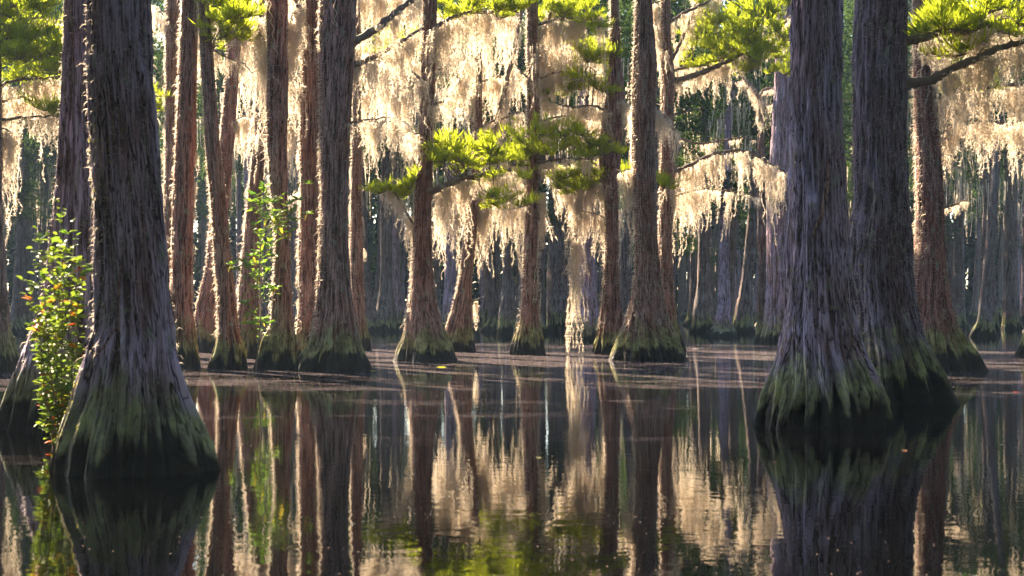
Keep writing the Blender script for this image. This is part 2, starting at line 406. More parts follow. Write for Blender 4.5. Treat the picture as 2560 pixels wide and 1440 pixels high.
def fringe_mesh(V, zmin, zmax, n, seed, cl=.07, cw=.006, patch=.45, side=None, mat=None, name='moss_fringe'):
    rng = np.random.default_rng(seed); nz, ns, _ = V.shape
    ok = np.where((V[:, 0, 2] > zmin) & (V[:, 0, 2] < zmax))[0]
    if len(ok) < 3: return None
    # rows weighted by their height so that dense rows near the base get no more fibres
    dz = np.gradient(V[ok, 0, 2]); i = rng.choice(ok, int(n * 2.2), p=dz / dz.sum()); j = rng.integers(0, ns, len(i))
    keep = pnoise(j / ns, V[i, j, 2] * .55, 9, seed + 5) + .25 * rng.random(len(i)) > patch
    if side is not None:
        ph = (j / ns * 2 * np.pi); keep &= np.cos(ph - side) + rng.normal(0, .25, len(i)) > .45
    i, j = i[keep][:n], j[keep][:n]
    p = V[i, j] + rng.normal(0, .006, (len(i), 3))
    big = rng.random(len(i)) < .15
    v, q, t = curls(p, cl * rng.uniform(.5, 1.5, len(i)) * np.where(big, 1.7, 1), cw, rng, droop=.9)
    return mesh_np(name, v, [q, t], smooth=False, mat=mat or MOSS)

class Tree:
    pass
TREES = {}
def tree(key, label, yb, rows, nseg=100, nz=190, H=17.0, tint=(1, 1, 1), D=None, crown=True, fringe=2600, patch=.45, flare=1.0,
         fringe_z=(.9, None), group=None, seed=None, cw=.006, cl=.07, rtop=.45, name='cypress_tree', crown_z=None, bark=1.0, crown_s=1.0):
    """rows: (photo row, left px, right px) from the waterline upwards"""
    seed = seed if seed is not None else 1000 + 17 * len(TREES)
    rng = np.random.default_rng(seed)
    rows = sorted(rows, key=lambda q: -q[0])
    Df = F * HC / (yb - Y0); hw = (rows[0][2] - rows[0][1]) / 2
    Dc = D or Df / (1 - hw / F) ; sc_ = Dc / F
    x0 = ((rows[0][1] + rows[0][2]) / 2 - 1280) * sc_
    z = [HC + (Y0 - r[0]) * sc_ for r in rows]; cx = [((r[1] + r[2]) / 2 - 1280) * sc_ - x0 for r in rows]; R = [(r[2] - r[1]) / 2 * sc_ for r in rows]
    zt = z[-1]; sl_ = (cx[-1] - cx[-2]) / max(z[-1] - z[-2], .1) * .6
    if H > zt + .5:
        z += [zt + (H - zt) * .5, H]; cx += [cx[-1] + sl_ * (H - zt) * .4, cx[-1] + sl_ * (H - zt) * .6]; R += [R[-1] * (1 + rtop) / 2, R[-1] * rtop]
    z = [-.7] + z; cx = [cx[0]] + cx; R = [R[0] * 1.12] + R
    bark = bark * (1.0 if Dc < 30 else .62)
    dep = np.cumsum(rng.normal(0, .05, len(z))); dep -= dep[1]; dep[0] = 0
    vis = min(zt + .6, H)
    zs = np.concatenate([np.linspace(-.7, 2.2, int(nz * .42), endpoint=False) if vis > 3 else np.linspace(-.7, vis * .5, int(nz * .42), endpoint=False),
                         np.linspace(2.2 if vis > 3 else vis * .5, vis, int(nz * .52), endpoint=False), np.linspace(vis, H, max(4, int(nz * .06)))])
    V, ridge, co = trunk_grid(np.array(z), np.array(cx), dep, np.array(R), zs, nseg, seed, flare, bark)
    T = Tree(); T.V = V; T.D = Dc; T.rng = rng; T.H = H
    T.root = thing(name, label, 'tree', (x0, Dc, 0), group)
    T.org = np.array([x0, Dc, 0]); T.zs = zs
    T.trunk = obj('trunk', grid_mesh(V, ridge, co), T.root, color=tint)
    if fringe:
        fm = fringe_mesh(V, fringe_z[0], fringe_z[1] or vis, fringe, seed + 50, cw=cw, cl=cl, patch=patch)
        if fm: obj('moss_fringe', fm, T.root, kind='stuff')
        if 30 < Dc < 62:
            fm = fringe_mesh(V, fringe_z[0], vis, 5200, seed + 60, cw=.010, cl=.13, patch=.12, side=math.radians(158))  # denser moss fibres on the sunward side only, added to brighten the rim
            obj('moss_fringe', fm, T.root, kind='stuff')
    if crown:
        top = V[-1].mean(0); cz = crown_z or max(vis + 1.5, 12.5)
        if crown_z is None and Dc > 44.5: cz = 18.5; crown_s = .6  # unseen back-row crowns shaped high and small to let the sun through
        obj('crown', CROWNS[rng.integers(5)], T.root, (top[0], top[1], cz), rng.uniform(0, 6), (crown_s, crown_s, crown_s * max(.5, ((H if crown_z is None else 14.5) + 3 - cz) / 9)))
    TREES[key] = T; return T

def branch(T, pts, r0, r1, D=None, dd=0.0, moss=None, pads=(), twigs=3, name='branch', mstart=0.0):
    """pts: photo pixels along the limb; moss=(per metre, min, max length); pads: (x0,x1,y0,y1,count,scale)"""
    rng = T.rng; D0 = D or T.D
    n = len(pts); W = np.array([P(x, y, D0 + dd * i / (n - 1)) for i, (x, y) in enumerate(pts)]) - T.org
    q0 = T.V[int(np.argmin(np.abs(T.zs - W[0][2])))]; ax = q0.mean(0); rr_ = np.linalg.norm(q0 - ax, axis=1).mean()
    if np.linalg.norm((W[0] - ax)[:2]) < 2.0 * rr_:                 # root the limb inside its trunk
        W = np.vstack([ax + (W[0] - ax) * .35 + np.array([0, 0, -.04]), W])
    c = curve(W, .09); c[1:-1] += rng.normal(0, .012, (len(c) - 2, 3)); m = len(c)
    rad = np.linspace(r0, r1, m) * (1 + .12 * np.sin(np.arange(m) * .9 + rng.random() * 6) + rng.normal(0, .05, m))
    rad[0] *= 1.35
    polys = [(c, rad)]
    hangers = list(range(1, m))
    padpos = []
    for (x0, x1, y0, y1, cnt, s_) in pads:
        for _ in range(cnt):
            padpos.append((P(rng.uniform(x0, x1), rng.uniform(y0, y1), D0 + dd * .5 + rng.normal(0, .55)) - T.org, s_))
    ends = []
    for p, s_ in padpos:
        k = int(np.argmin(np.linalg.norm(c - p - np.array([0, 0, .15]), axis=1))); a0 = c[k]
        midp = (a0 + p) / 2 + rng.normal(0, .08, 3) + np.array([0, 0, -.06])
        tw = curve([a0, midp, p], .12); tw[1:-1] += rng.normal(0, .012, (len(tw) - 2, 3))
        polys.append((tw, np.linspace(min(r1 * .8, .022), .007, len(tw)))); ends.append((p, s_, p - a0))
    for _ in range(twigs):
        k = rng.integers(m // 4, m); a0 = c[k]; dirv = rng.normal(0, 1, 3) * np.array([1, .8, .6]); dirv /= np.linalg.norm(dirv)
        l = rng.uniform(.25, .8); tw = curve([a0, a0 + dirv * l * .5 + rng.normal(0, .05, 3), a0 + dirv * l + rng.normal(0, .1, 3)], .1)
        polys.append((tw, np.linspace(min(r1 * .7, .014), .004, len(tw))))
    v, q = tubes(polys, 7)
    b = obj(name, mesh_np(name, v, [q], mat=WOOD), T.root)
    for p, s_, d in ends:
        o = obj('foliage_spray', PADS[rng.integers(len(PADS))], b, p - np.array([0, 0, .05]), math.atan2(d[1], d[0]) + rng.normal(0, .6), s_ * rng.uniform(.75, 1.3) * np.array([1, 1, rng.uniform(.8, 1.3)]), kind='stuff')
        o.rotation_euler = (rng.normal(0, .3), rng.normal(0, .3), o.rotation_euler.z)
    if moss:
        swag = np.clip(rng.beta(1.4, 1.6, 12), .08, 1); dens, lmin, lmax = moss; L = np.linalg.norm(np.diff(c, axis=0), axis=1).sum()
        for _ in range(int(2.6 * dens * L)):
            k = rng.integers(max(1, int(mstart * m)), m); sw = swag[int(k / m * 11.99)]
            l = lmin * .7 + (lmax * 1.12 - lmin * .7) * min(1.0, sw * rng.random() ** 1.1 * 1.25)
            if rng.random() > .35 + sw: continue
            hang_moss(b, c[k] + np.array([rng.normal(0, .05), rng.normal(.10, .2), -rad[k] * .8]), l, rng)
    return b

def rope(T, x, y0, y1, dd=0.0, n=1, w=1.0):
    """a narrow rope of moss down the side of a trunk"""
    for _ in range(n):
        D0 = T.D + dd + T.rng.normal(0, .12); p = P(x + T.rng.normal(0, 3), y0, D0) - T.org; L = (y1 - y0) * D0 / F
        k = int(np.argmin([abs(math.log(q / L)) for q in (1.2, 2.2, 3.4)])); s_ = L / (1.2, 2.2, 3.4)[k]
        obj('moss_beard', ROPES[k], T.root, p, T.rng.uniform(0, 6.28), (w * 1.1, w * 1.1, s_))

# ---- the two groves of large trunks (rows measured on the photograph)
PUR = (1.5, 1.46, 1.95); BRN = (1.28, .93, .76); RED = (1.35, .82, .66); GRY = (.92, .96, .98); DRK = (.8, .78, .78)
tree('A', 'huge swollen cypress with lilac grey bark and broad black waterline, beside leafy shrub', 1200,
     [(1200, 116, 512), (1096, 143, 494), (1008, 179, 466), (921, 213, 446), (833, 233, 429), (717, 239, 414), (600, 242, 406), (400, 240, 395), (200, 238, 385), (0, 240, 381)],
     nseg=240, nz=330, tint=PUR, flare=1.4, fringe=5500, patch=.5, cw=.0035, cl=.065, seed=41)
tree('B', 'purplish cypress whose trunk overlaps the huge lilac grey one, shrub at its foot', 1085,
     [(1085, -5, 290), (950, 48, 285), (850, 85, 270), (720, 125, 255), (600, 145, 250), (450, 155, 246), (300, 165, 243), (150, 171, 243), (0, 178, 243)],
     nseg=160, nz=260, tint=PUR, fringe=5000, patch=.45, cw=.004, cl=.07, seed=58)
tree('C', 'cypress base cut by the picture edge beside the open dark water', 935,
     [(935, -130, 50), (890, -115, 42), (820, -95, 22), (700, -85, 12), (500, -80, 6), (200, -75, 2), (0, -72, 0)], tint=GRY, seed=73, crown_z=15.5)
tree('D', 'slim cypress with bright sunlit left rim behind a straight red brown trunk', 890,
     [(890, 380, 480), (830, 395, 462), (700, 403, 440), (500, 411, 440), (350, 414, 443), (150, 416, 448), (0, 417, 451)], D=47, tint=BRN, fringe=3600, patch=.3)
tree('E', 'straight red brown cypress with stringy bark and greenish black foot', 923,
     [(923, 404, 505), (847, 412, 492), (778, 417, 484), (700, 430, 482), (500, 433, 483), (350, 442, 490), (0, 457, 495)], tint=(1.38, .86, .68), nz=220)
tree('F', 'leaning grey brown cypress curving left as it rises, mossy green foot', 924,
     [(924, 520, 623), (865, 537, 615), (812, 546, 598), (743, 547, 589), (639, 537, 578), (500, 527, 567), (350, 517, 550), (150, 506, 536), (0, 499, 525)], tint=BRN, nz=220)
tree('G', 'curved orange brown cypress bowing out behind the leaning trunk', 882,
     [(882, 494, 560), (812, 487, 552), (760, 492, 548), (674, 517, 556), (535, 530, 573), (350, 552, 588), (150, 568, 598), (0, 577, 603)], tint=RED, fringe=3800, patch=.3)
tree('H', 'brown cypress behind the bright leafed shrub, left side glowing with moss', 890,
     [(890, 585, 660), (800, 593, 650), (700, 599, 650), (600, 609, 648), (500, 619, 652), (350, 635, 663), (150, 642, 668), (0, 647, 671)], D=46.5, tint=BRN, fringe=3800, patch=.3)
tree('I', 'grey brown cypress just right of the bright leafed shrub', 925,
     [(925, 636, 745), (850, 657, 742), (812, 677, 734), (710, 683, 727), (600, 690, 724), (500, 680, 719), (350, 670, 720), (0, 670, 721)], tint=BRN, nz=220)
tree('J', 'dark brown forked cypress pressed against the stout buttressed trunk, crooked stub limbs', 918,
     [(918, 735, 850), (820, 745, 835), (740, 748, 825), (600, 750, 815), (500, 755, 808), (350, 750, 800), (150, 756, 798), (0, 766, 798)], D=41, tint=BRN, fringe=3600, patch=.35)
tree('K', 'stout cypress with wide fluted green foot and two long bare right limbs', 931,
     [(931, 744, 919), (899, 752, 912), (847, 775, 900), (778, 789, 886), (710, 796, 876), (600, 801, 870), (500, 804, 869), (350, 801, 874), (200, 800, 884), (100, 798, 888), (0, 800, 892)], tint=(1.30, .98, .86), nseg=130, nz=230)
tree('L', 'slender amber brown cypress behind the stout buttressed trunk', 878,
     [(878, 875, 932), (847, 878, 926), (778, 880, 912), (674, 875, 909), (500, 877, 906), (300, 882, 903), (100, 885, 901), (0, 885, 900)], tint=(1.2, .9, .74), fringe=3800, patch=.3)
tree('M', 'tall cypress with bell shaped green foot and thick mossy limb reaching right', 905,
     [(905, 988, 1132), (865, 999, 1122), (830, 1009, 1108), (778, 1020, 1093), (708, 1027, 1083), (604, 1032, 1078), (500, 1037, 1077), (250, 1050, 1085), (100, 1054, 1090), (0, 1055, 1092)], tint=BRN, nz=230, fringe=3400)
tree('O', 'young cypress bending right above its foot and forking in two mossy stems', 880,
     [(880, 1112, 1190), (830, 1112, 1182), (778, 1129, 1179), (708, 1146, 1180), (604, 1160, 1190), (535, 1168, 1194), (440, 1177, 1198), (350, 1187, 1206), (200, 1190, 1205), (0, 1190, 1203)], tint=BRN, fringe=4200, patch=.25)
tree('Q', 'cypress with flared green foot standing alone amid curtains of moss', 888,
     [(888, 1270, 1366), (847, 1280, 1360), (795, 1298, 1350), (743, 1304, 1345), (639, 1308, 1345), (500, 1316, 1345), (430, 1315, 1347), (250, 1317, 1350), (0, 1317, 1343)], tint=BRN, nz=220, fringe=3400)
tree('R', 'reddish brown cypress with shaggy swollen middle, close to a wide footed trunk', 887,
     [(887, 1482, 1580), (865, 1488, 1570), (812, 1497, 1558), (743, 1506, 1550), (639, 1512, 1546), (500, 1512, 1545), (450, 1504, 1548), (400, 1497, 1552), (300, 1507, 1556), (220, 1520, 1560), (150, 1525, 1552), (0, 1527, 1547)], tint=(1.18, .86, .74), nz=220, fringe=5200, patch=.2)
tree('S', 'wide footed brown cypress with shaggy moss down its front', 905,
     [(905, 1537, 1720), (847, 1549, 1695), (795, 1567, 1672), (743, 1580, 1659), (674, 1588, 1650), (604, 1588, 1643), (500, 1583, 1638), (350, 1578, 1635), (220, 1580, 1640), (150, 1582, 1640), (60, 1585, 1630), (0, 1586, 1627)], tint=(1.18, .96, .82), nseg=130, nz=230, fringe=7000, patch=.3)
tree('U', 'slim brown cypress with crooked limbs to the right, half behind the wide footed one', 880,
     [(880, 1630, 1715), (800, 1642, 1692), (700, 1648, 1682), (600, 1646, 1679), (500, 1650, 1684), (430, 1650, 1688), (350, 1653, 1681), (200, 1655, 1688), (100, 1653, 1677), (0, 1652, 1675)], tint=BRN, fringe=3800, patch=.3)
tree('W', 'greyish mauve cypress with peeling strips behind the great lichen spotted trunk', 861,
     [(861, 1896, 1990), (812, 1909, 1982), (708, 1916, 1976), (569, 1917, 1970), (400, 1925, 1975), (200, 1938, 1978), (0, 1945, 1980)], tint=PUR, fringe=2600)
tree('X', 'great cypress with violet grey bark, red streak and yellow green lichen foot', 1080,
     [(1080, 1888, 2236), (1016, 1902, 2218), (975, 1912, 2206), (933, 1922, 2189), (891, 1937, 2166), (850, 1948, 2147), (767, 1961, 2131), (683, 1966, 2122), (600, 1965, 2114), (500, 1972, 2108), (400, 1975, 2105), (250, 1977, 2098), (0, 1980, 2097)],
     nseg=240, nz=320, tint=(1.42, 1.42, 2.0), flare=1.3, fringe=3200, patch=.62, cw=.004, seed=92)
tree('Y', 'shaggy dark cypress in the tight group with two heavy limbs to the right', 1018,
     [(1025, 2095, 2388), (975, 2105, 2366), (933, 2113, 2352), (891, 2122, 2334), (850, 2130, 2318), (767, 2134, 2294), (683, 2128, 2282), (600, 2130, 2280), (500, 2142, 2272), (360, 2140, 2268), (150, 2135, 2266), (0, 2141, 2266)],
     nseg=200, nz=290, tint=(.76, .75, 1.0), flare=1.25, fringe=7000, patch=.36, cw=.0045, seed=111)
tree('Z', 'reddish cypress hung with grey moss at the back of the tight group', 932,
     [(932, 2215, 2465), (891, 2230, 2443), (850, 2248, 2418), (808, 2262, 2394), (767, 2272, 2381), (683, 2284, 2367), (600, 2290, 2361), (500, 2294, 2360), (250, 2290, 2346), (0, 2289, 2335)],
     nseg=140, nz=230, tint=(1.25, .80, .72), fringe=9000, patch=.25, cw=.006)
tree('ZZ', 'cypress foot cut by the picture edge in the shaded water', 894,
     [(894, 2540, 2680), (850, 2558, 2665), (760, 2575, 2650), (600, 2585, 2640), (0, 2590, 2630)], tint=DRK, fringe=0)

# ------------------------------------------------------------------ limbs, foliage and hanging moss
t = TREES
branch(t['M'], [(1075, 480), (1130, 456), (1180, 442), (1240, 430), (1275, 424)], .13, .05, dd=.8, moss=(11, .7, 2.7), pads=[(1090, 1250, 350, 415, 16, 1.0), (1225, 1310, 430, 520, 6, .9)], twigs=6)
branch(t['M'], [(1090, 66), (1145, 38), (1205, 28), (1285, 38)], .07, .03, dd=2.5, moss=(9, .9, 3.4), pads=[(1100, 1310, -5, 50, 12, .9)])
branch(t['M'], [(1038, 566), (1012, 525), (985, 482), (955, 470)], .045, .012, moss=(7, .4, 1.6), pads=[(950, 1025, 455, 490, 6, .8)])
branch(t['M'], [(1085, 262), (1110, 250), (1140, 215), (1170, 150)], .05, .02, dd=1.0, moss=(8, .5, 1.5))
branch(t['M'], [(1055, 200), (1010, 165), (960, 150), (915, 130)], .05, .02, dd=3, moss=(8, .8, 2.6), pads=[(950, 1040, 90, 160, 6, .8)])
for key_, pp_, ms_, dd_ in (('L', [(905, 232), (960, 215), (1030, 226)], (11, .9, 2.6), 3), ('O', [(1190, 232), (1150, 215), (1096, 226)], (11, .7, 2.0), 1.5),
        ('O', [(1205, 205), (1250, 190), (1312, 202)], (11, .7, 2.2), 1.5), ('Q', [(1346, 134), (1420, 112), (1505, 122)], (11, .9, 2.4), 2), ('Q', [(1346, 304), (1420, 290), (1500, 302)], (10, .5, 1.4), 1.5),
        ('O', [(1180, 524), (1130, 505), (1092, 516)], (10, .7, 2.1), 1), ('O', [(1190, 522), (1250, 502), (1312, 512)], (12, .8, 2.5), 1), ('R', [(1512, 424), (1460, 402), (1368, 420)], (8, .7, 2.0), 1.5),
        ('M', [(1040, 332), (1000, 302), (925, 312)], (8, .6, 2.0), 4), ('Z', [(2350, 334), (2420, 302), (2520, 312), (2580, 300)], (8, .5, 1.5), 1.5), ('C', [(-5, 256), (60, 240), (150, 236)], (6, .5, 1.7), 2),
        ('U', [(1682, 492), (1760, 472), (1850, 482), (1940, 502)], (2.5, .4, 2.0), 2), ('H', [(650, 330), (690, 310), (740, 322)], (9, .7, 1.8), 1.5)):
    branch(t[key_], pp_, .04, .015, dd=dd_, moss=ms_, twigs=2)
branch(t['K'], [(886, 102), (940, 72), (990, 30), (1030, 0), (1075, -35)], .12, .07, dd=1.5, moss=(5, .4, 1.6))
branch(t['K'], [(886, 163), (940, 140), (1000, 105), (1055, 70)], .085, .045, dd=3.0, moss=(7, .5, 2.0))
branch(t['K'], [(876, 306), (920, 300), (975, 293)], .035, .014, moss=(5, .3, .9), twigs=2)
branch(t['L'], [(898, -10), (950, -20), (1010, -12), (1060, -20)], .07, .03, dd=1, moss=(12, 1.2, 4.0))
branch(t['L'], [(902, 150), (950, 130), (1000, 140), (1040, 150)], .05, .02, dd=2, moss=(10, .8, 2.9), pads=[(930, 1020, 95, 150, 5, .8)])
branch(t['L'], [(884, 60), (840, 40), (780, 20), (730, 10)], .05, .02, dd=2, moss=(9, 1.0, 3.2))
branch(t['O'], [(1195, 352), (1225, 345), (1245, 290), (1268, 200), (1298, 60), (1310, -30)], .12, .06, moss=(5, .4, 1.2), twigs=5)
branch(t['O'], [(1205, 318), (1235, 302), (1268, 293), (1300, 280)], .06, .03, moss=(9, .5, 1.8))
branch(t['O'], [(1196, 150), (1150, 120), (1110, 60), (1095, 20)], .05, .02, dd=-1.0, moss=(9, .6, 2.6))
branch(t['O'], [(1200, 60), (1235, 20), (1290, -10)], .05, .02, dd=1.5, moss=(13, .9, 3.6))
branch(t['O'], [(1192, 470), (1140, 455), (1100, 470)], .04, .02, dd=1.5, moss=(12, .7, 2.6))
branch(t['O'], [(1200, 460), (1250, 440), (1300, 455)], .04, .02, dd=1.2, moss=(13, .8, 3.0), pads=[(1230, 1300, 455, 510, 4, .8)])
branch(t['O'], [(1178, 752), (1195, 748), (1213, 743)], .045, .025, twigs=0); rope(t['O'], 1194, 752, 828, n=2, w=.9); rope(t['O'], 1188, 756, 800, n=1, w=.8)
branch(t['Q'], [(1330, 412), (1353, 405), (1369, 403), (1420, 395), (1480, 400)], .05, .015, dd=-1.0, pads=[(1300, 1490, 330, 395, 18, 1.0), (1480, 1530, 350, 400, 4, .9)], moss=(4, .3, 1.1), twigs=5)
branch(t['Q'], [(1322, 412), (1292, 413), (1252, 402), (1215, 404)], .045, .012, dd=-1.0, pads=[(1225, 1300, 385, 410, 6, .7)], moss=(9, .6, 2.0))
branch(t['Q'], [(1343, 62), (1400, 48), (1450, 45), (1500, 38)], .06, .025, dd=-.5, moss=(10, .6, 2.4), pads=[(1360, 1530, -10, 60, 16, .9)])
branch(t['Q'], [(1345, 105), (1368, 60), (1385, 0), (1395, -50)], .06, .03, dd=.6, moss=(5, .4, 1.2))
branch(t['Q'], [(1340, 560), (1352, 548), (1362, 552)], .03, .015, moss=(6, .6, 1.0), twigs=1)
branch(t['Q'], [(1345, 200), (1400, 180), (1460, 190), (1500, 185)], .05, .02, dd=1.5, moss=(11, .6, 2.4))
branch(t['Q'], [(1316, 190), (1296, 172), (1285, 168)], .04, .015, moss=(5, .4, 1.1), twigs=1)
rope(t['Q'], 1355, 480, 850, n=3); rope(t['Q'], 1309, 470, 690, n=1)
branch(t['R'], [(1512, 276), (1480, 264), (1440, 268), (1400, 262), (1352, 250)], .05, .018, moss=(9, .5, 1.4), pads=[(1440, 1520, 110, 225, 10, .95), (1355, 1420, 215, 250, 4, .8)])
branch(t['R'], [(1525, 118), (1505, 108), (1480, 130)], .035, .015, pads=[(1450, 1520, 110, 200, 8, .95)], moss=(4, .3, .9))
branch(t['R'], [(1512, 544), (1480, 533), (1446, 527)], .035, .018, moss=(9, .6, 1.8), twigs=1)
branch(t['R'], [(1515, 455), (1470, 455), (1437, 482), (1402, 462)], .05, .025, dd=.4, moss=(11, .8, 2.3), pads=[(1415, 1495, 420, 480, 13, .85), (1365, 1420, 440, 480, 4, .8)])
branch(t['R'], [(1437, 484), (1444, 525), (1441, 640), (1440, 760), (1438, 868)], .022, .012, twigs=0, name='hanging_vine')
rope(t['R'], 1441, 490, 700, n=6, w=1.15); rope(t['R'], 1440, 600, 872, n=6, w=1.0); rope(t['R'], 1440, 700, 868, n=3, w=.8)
branch(t['R'], [(1555, 250), (1575, 270), (1590, 300)], .04, .02, dd=1.0, moss=(9, .5, 1.4), pads=[(1560, 1590, 440, 470, 2, .8)])
branch(t['S'], [(1582, 430), (1568, 425), (1556, 428)], .03, .015, moss=(8, 1.2, 2.6), twigs=1)
rope(t['S'], 1574, 430, 660, n=3)
branch(t['S'], [(1640, 270), (1660, 290), (1690, 330)], .04, .02, dd=1.5, moss=(8, .5, 1.6), pads=[(1640, 1665, 440, 480, 2, .8)])
branch(t['U'], [(1682, 203), (1740, 187), (1790, 166), (1850, 136), (1900, 106), (1950, 66), (1980, 40)], .12, .05, dd=1.0, moss=(6.5, .3, 1.3), pads=[(1735, 1880, 90, 175, 18, 1.0), (1860, 1985, 60, 190, 13, 1.0)], twigs=8)
branch(t['U'], [(1680, 178), (1730, 163), (1790, 150), (1850, 120), (1905, 110), (1978, 92)], .06, .025, dd=2.2, moss=(5, .3, 1.0), pads=[(1740, 1980, 0, 100, 20, 1.0)])
branch(t['U'], [(1680, 432), (1720, 415), (1770, 391), (1820, 378), (1870, 379), (1920, 406), (1962, 430)], .085, .03, dd=-.6, moss=(6.5, .6, 2.5), twigs=8)
branch(t['U'], [(1690, 342), (1740, 358), (1800, 352), (1850, 345), (1890, 350)], .05, .02, dd=.5, moss=(2.2, .2, .8), twigs=9)
branch(t['U'], [(1668, 170), (1690, 130), (1712, 80), (1735, 20), (1745, -30)], .075, .045, dd=.5, moss=(5, .4, 1.2))
branch(t['U'], [(1676, 55), (1710, 32), (1755, 12), (1800, -12)], .075, .04, moss=(7, .4, 1.5), pads=[(1700, 1960, -20, 50, 9, 1.0)])
branch(t['U'], [(1655, 120), (1640, 60), (1632, 0)], .04, .02, dd=.6, moss=(9, .8, 2.0))
branch(t['U'], [(1682, 470), (1720, 480), (1750, 470)], .03, .015, dd=1.0, moss=(9, .8, 2.6), twigs=3)
branch(t['W'], [(1960, 540), (1930, 470), (1950, 430)], .04, .02, dd=-1, moss=(10, .6, 1.8))
branch(t['Y'], [(2262, 104), (2300, 97), (2345, 82), (2420, 75), (2470, 60), (2540, 66), (2600, 60)], .09, .05, dd=1.0, moss=(8, .35, 1.1), pads=[(2340, 2470, 0, 75, 12, .8), (2400, 2440, 100, 150, 3, .8), (2500, 2580, 20, 90, 4, .7)], twigs=8, mstart=.28)
branch(t['Y'], [(2278, 210), (2330, 196), (2390, 166), (2440, 148), (2500, 118), (2590, 95)], .10, .05, dd=.6, moss=(7, .35, 1.2), twigs=6, mstart=.3)
branch(t['Z'], [(2345, 242), (2400, 224), (2480, 216), (2570, 208)], .09, .05, dd=.5, moss=(10, .5, 2.2), pads=[(2350, 2470, 190, 260, 6, .8)], twigs=8)
branch(t['Z'], [(2340, 120), (2400, 60), (2500, 20), (2580, 10)], .08, .04, dd=1.5, moss=(9, .6, 2.3), pads=[(2340, 2560, 0, 90, 8, 1.0)])
branch(t['Z'], [(2362, 520), (2395, 508), (2420, 500)], .035, .015, moss=(5, .2, .4), twigs=2)
for k in range(3): rope(t['Z'], 2340 + 7 * k, 120 + 70 * k, 380 + 60 * k, dd=-.2, w=.8)
branch(t['C'], [(-10, 115), (35, 62), (70, 45), (140, 50), (190, 66)], .06, .02, dd=1.5, pads=[(-10, 170, 0, 150, 20, .95)], moss=(5, .3, .8), twigs=5)
branch(t['C'], [(-5, 60), (40, 70), (75, 105), (110, 140)], .04, .015, dd=.6, pads=[(0, 165, 90, 205, 13, .9)], twigs=5)
branch(t['C'], [(-5, 215), (50, 200), (110, 196), (170, 190)], .05, .02, dd=1.2, moss=(9, .5, 2.0), pads=[(20, 165, 150, 200, 8, .8)])
branch(t['C'], [(-5, 300), (50, 295), (110, 292), (165, 285)], .05, .02, dd=.6, moss=(6, .25, .9), pads=[(110, 165, 265, 290, 3, .7)])
branch(t['C'], [(-4, 330), (8, 322), (28, 330)], .04, .015, moss=(14, 1.6, 2.6), twigs=2)
branch(t['D'], [(440, 60), (400, 30), (380, 10)], .04, .02, dd=1, moss=(8, .8, 1.9), pads=[(380, 405, 180, 340, 5, .8)])
branch(t['F'], [(531, 124), (570, 145), (605, 157), (630, 183)], .03, .012, dd=.4, moss=(6, .4, 1.1), pads=[(505, 600, 0, 100, 14, .9)])
branch(t['G'], [(597, 70), (560, 40), (520, 20)], .04, .02, dd=.6, moss=(6, .4, 1.2), pads=[(500, 600, 0, 110, 9, .9)])
branch(t['G'], [(598, 60), (625, 20), (650, -10)], .05, .02, dd=1.5, moss=(18, 1.2, 4.4))
branch(t['G'], [(590, 300), (612, 290), (632, 300)], .03, .015, dd=1.0, moss=(12, .8, 1.6), twigs=1)
branch(t['H'], [(664, 142), (640, 60), (612, 0), (600, -30)], .07, .045, moss=(5, .4, 1.4))
branch(t['H'], [(668, 40), (690, 20), (730, -10)], .04, .02, dd=1.5, moss=(16, 1.0, 3.6))
branch(t['H'], [(660, 250), (690, 240), (735, 245), (760, 250)], .04, .02, dd=2.0, moss=(15, .8, 2.6), pads=[(725, 755, 110, 180, 4, .8)])
branch(t['I'], [(716, 60), (735, 30), (752, 0)], .05, .025, dd=2.0, moss=(14, 1.0, 3.2))
branch(t['I'], [(672, 120), (650, 80), (640, 40)], .04, .02, dd=2.0, moss=(12, 1.0, 3.0))
branch(t['E'], [(494, 30), (505, 10), (530, -20)], .04, .02, dd=3, moss=(10, .8, 2.2))
branch(t['J'], [(756, 262), (742, 232), (722, 222)], .06, .03, moss=(5, .4, 1.0), twigs=3)
branch(t['J'], [(754, 208), (738, 200), (724, 190)], .04, .02, moss=(6, .6, 1.4), twigs=2)
branch(t['J'], [(752, 470), (742, 478), (730, 485)], .03, .012, moss=(4, .4, .9), twigs=1)
branch(t['J'], [(770, 60), (745, 20), (735, -20)], .06, .04, moss=(8, .8, 2.2))
for k_, xs, (ya, yb_) in (('D', 412, (60, 700)), ('E', 494, (380, 760)), ('G', 540, (300, 620)), ('G', 572, (380, 660)), ('H', 628, (200, 640)), ('H', 612, (440, 800)), ('J', 752, (280, 560)), ('J', 748, (520, 900)), ('L', 908, (300, 700)), ('L', 876, (420, 700)), ('H', 652, (640, 905)), ('M', 1088, (700, 830)), ('M', 1024, (560, 740)), ('R', 1508, (300, 520)), ('O', 1150, (560, 760)), ('W', 1955, (500, 640))):
    T_ = t[k_]; n_ = max(2, int((yb_ - ya) / 75))
    for q in range(n_):
        y_a = ya + (yb_ - ya) * q / n_; rr = int(np.argmin(np.abs(T_.zs - (P(0, y_a, T_.D)[2])))); row = T_.V[rr]
        cxm = row[:, 0].mean(); left = P(xs, y_a, T_.D)[0] - T_.org[0] < cxm
        pt = row[np.argmin(row[:, 0])] if left else row[np.argmax(row[:, 0])]
        L_ = random.uniform(.7, 1.4); s_ = L_ / 1.2
        obj('moss_beard', ROPES[0], T_.root, pt + np.array([0, T_.rng.normal(0, .03), 0]), T_.rng.uniform(0, 6.28), (.75, .75, s_))

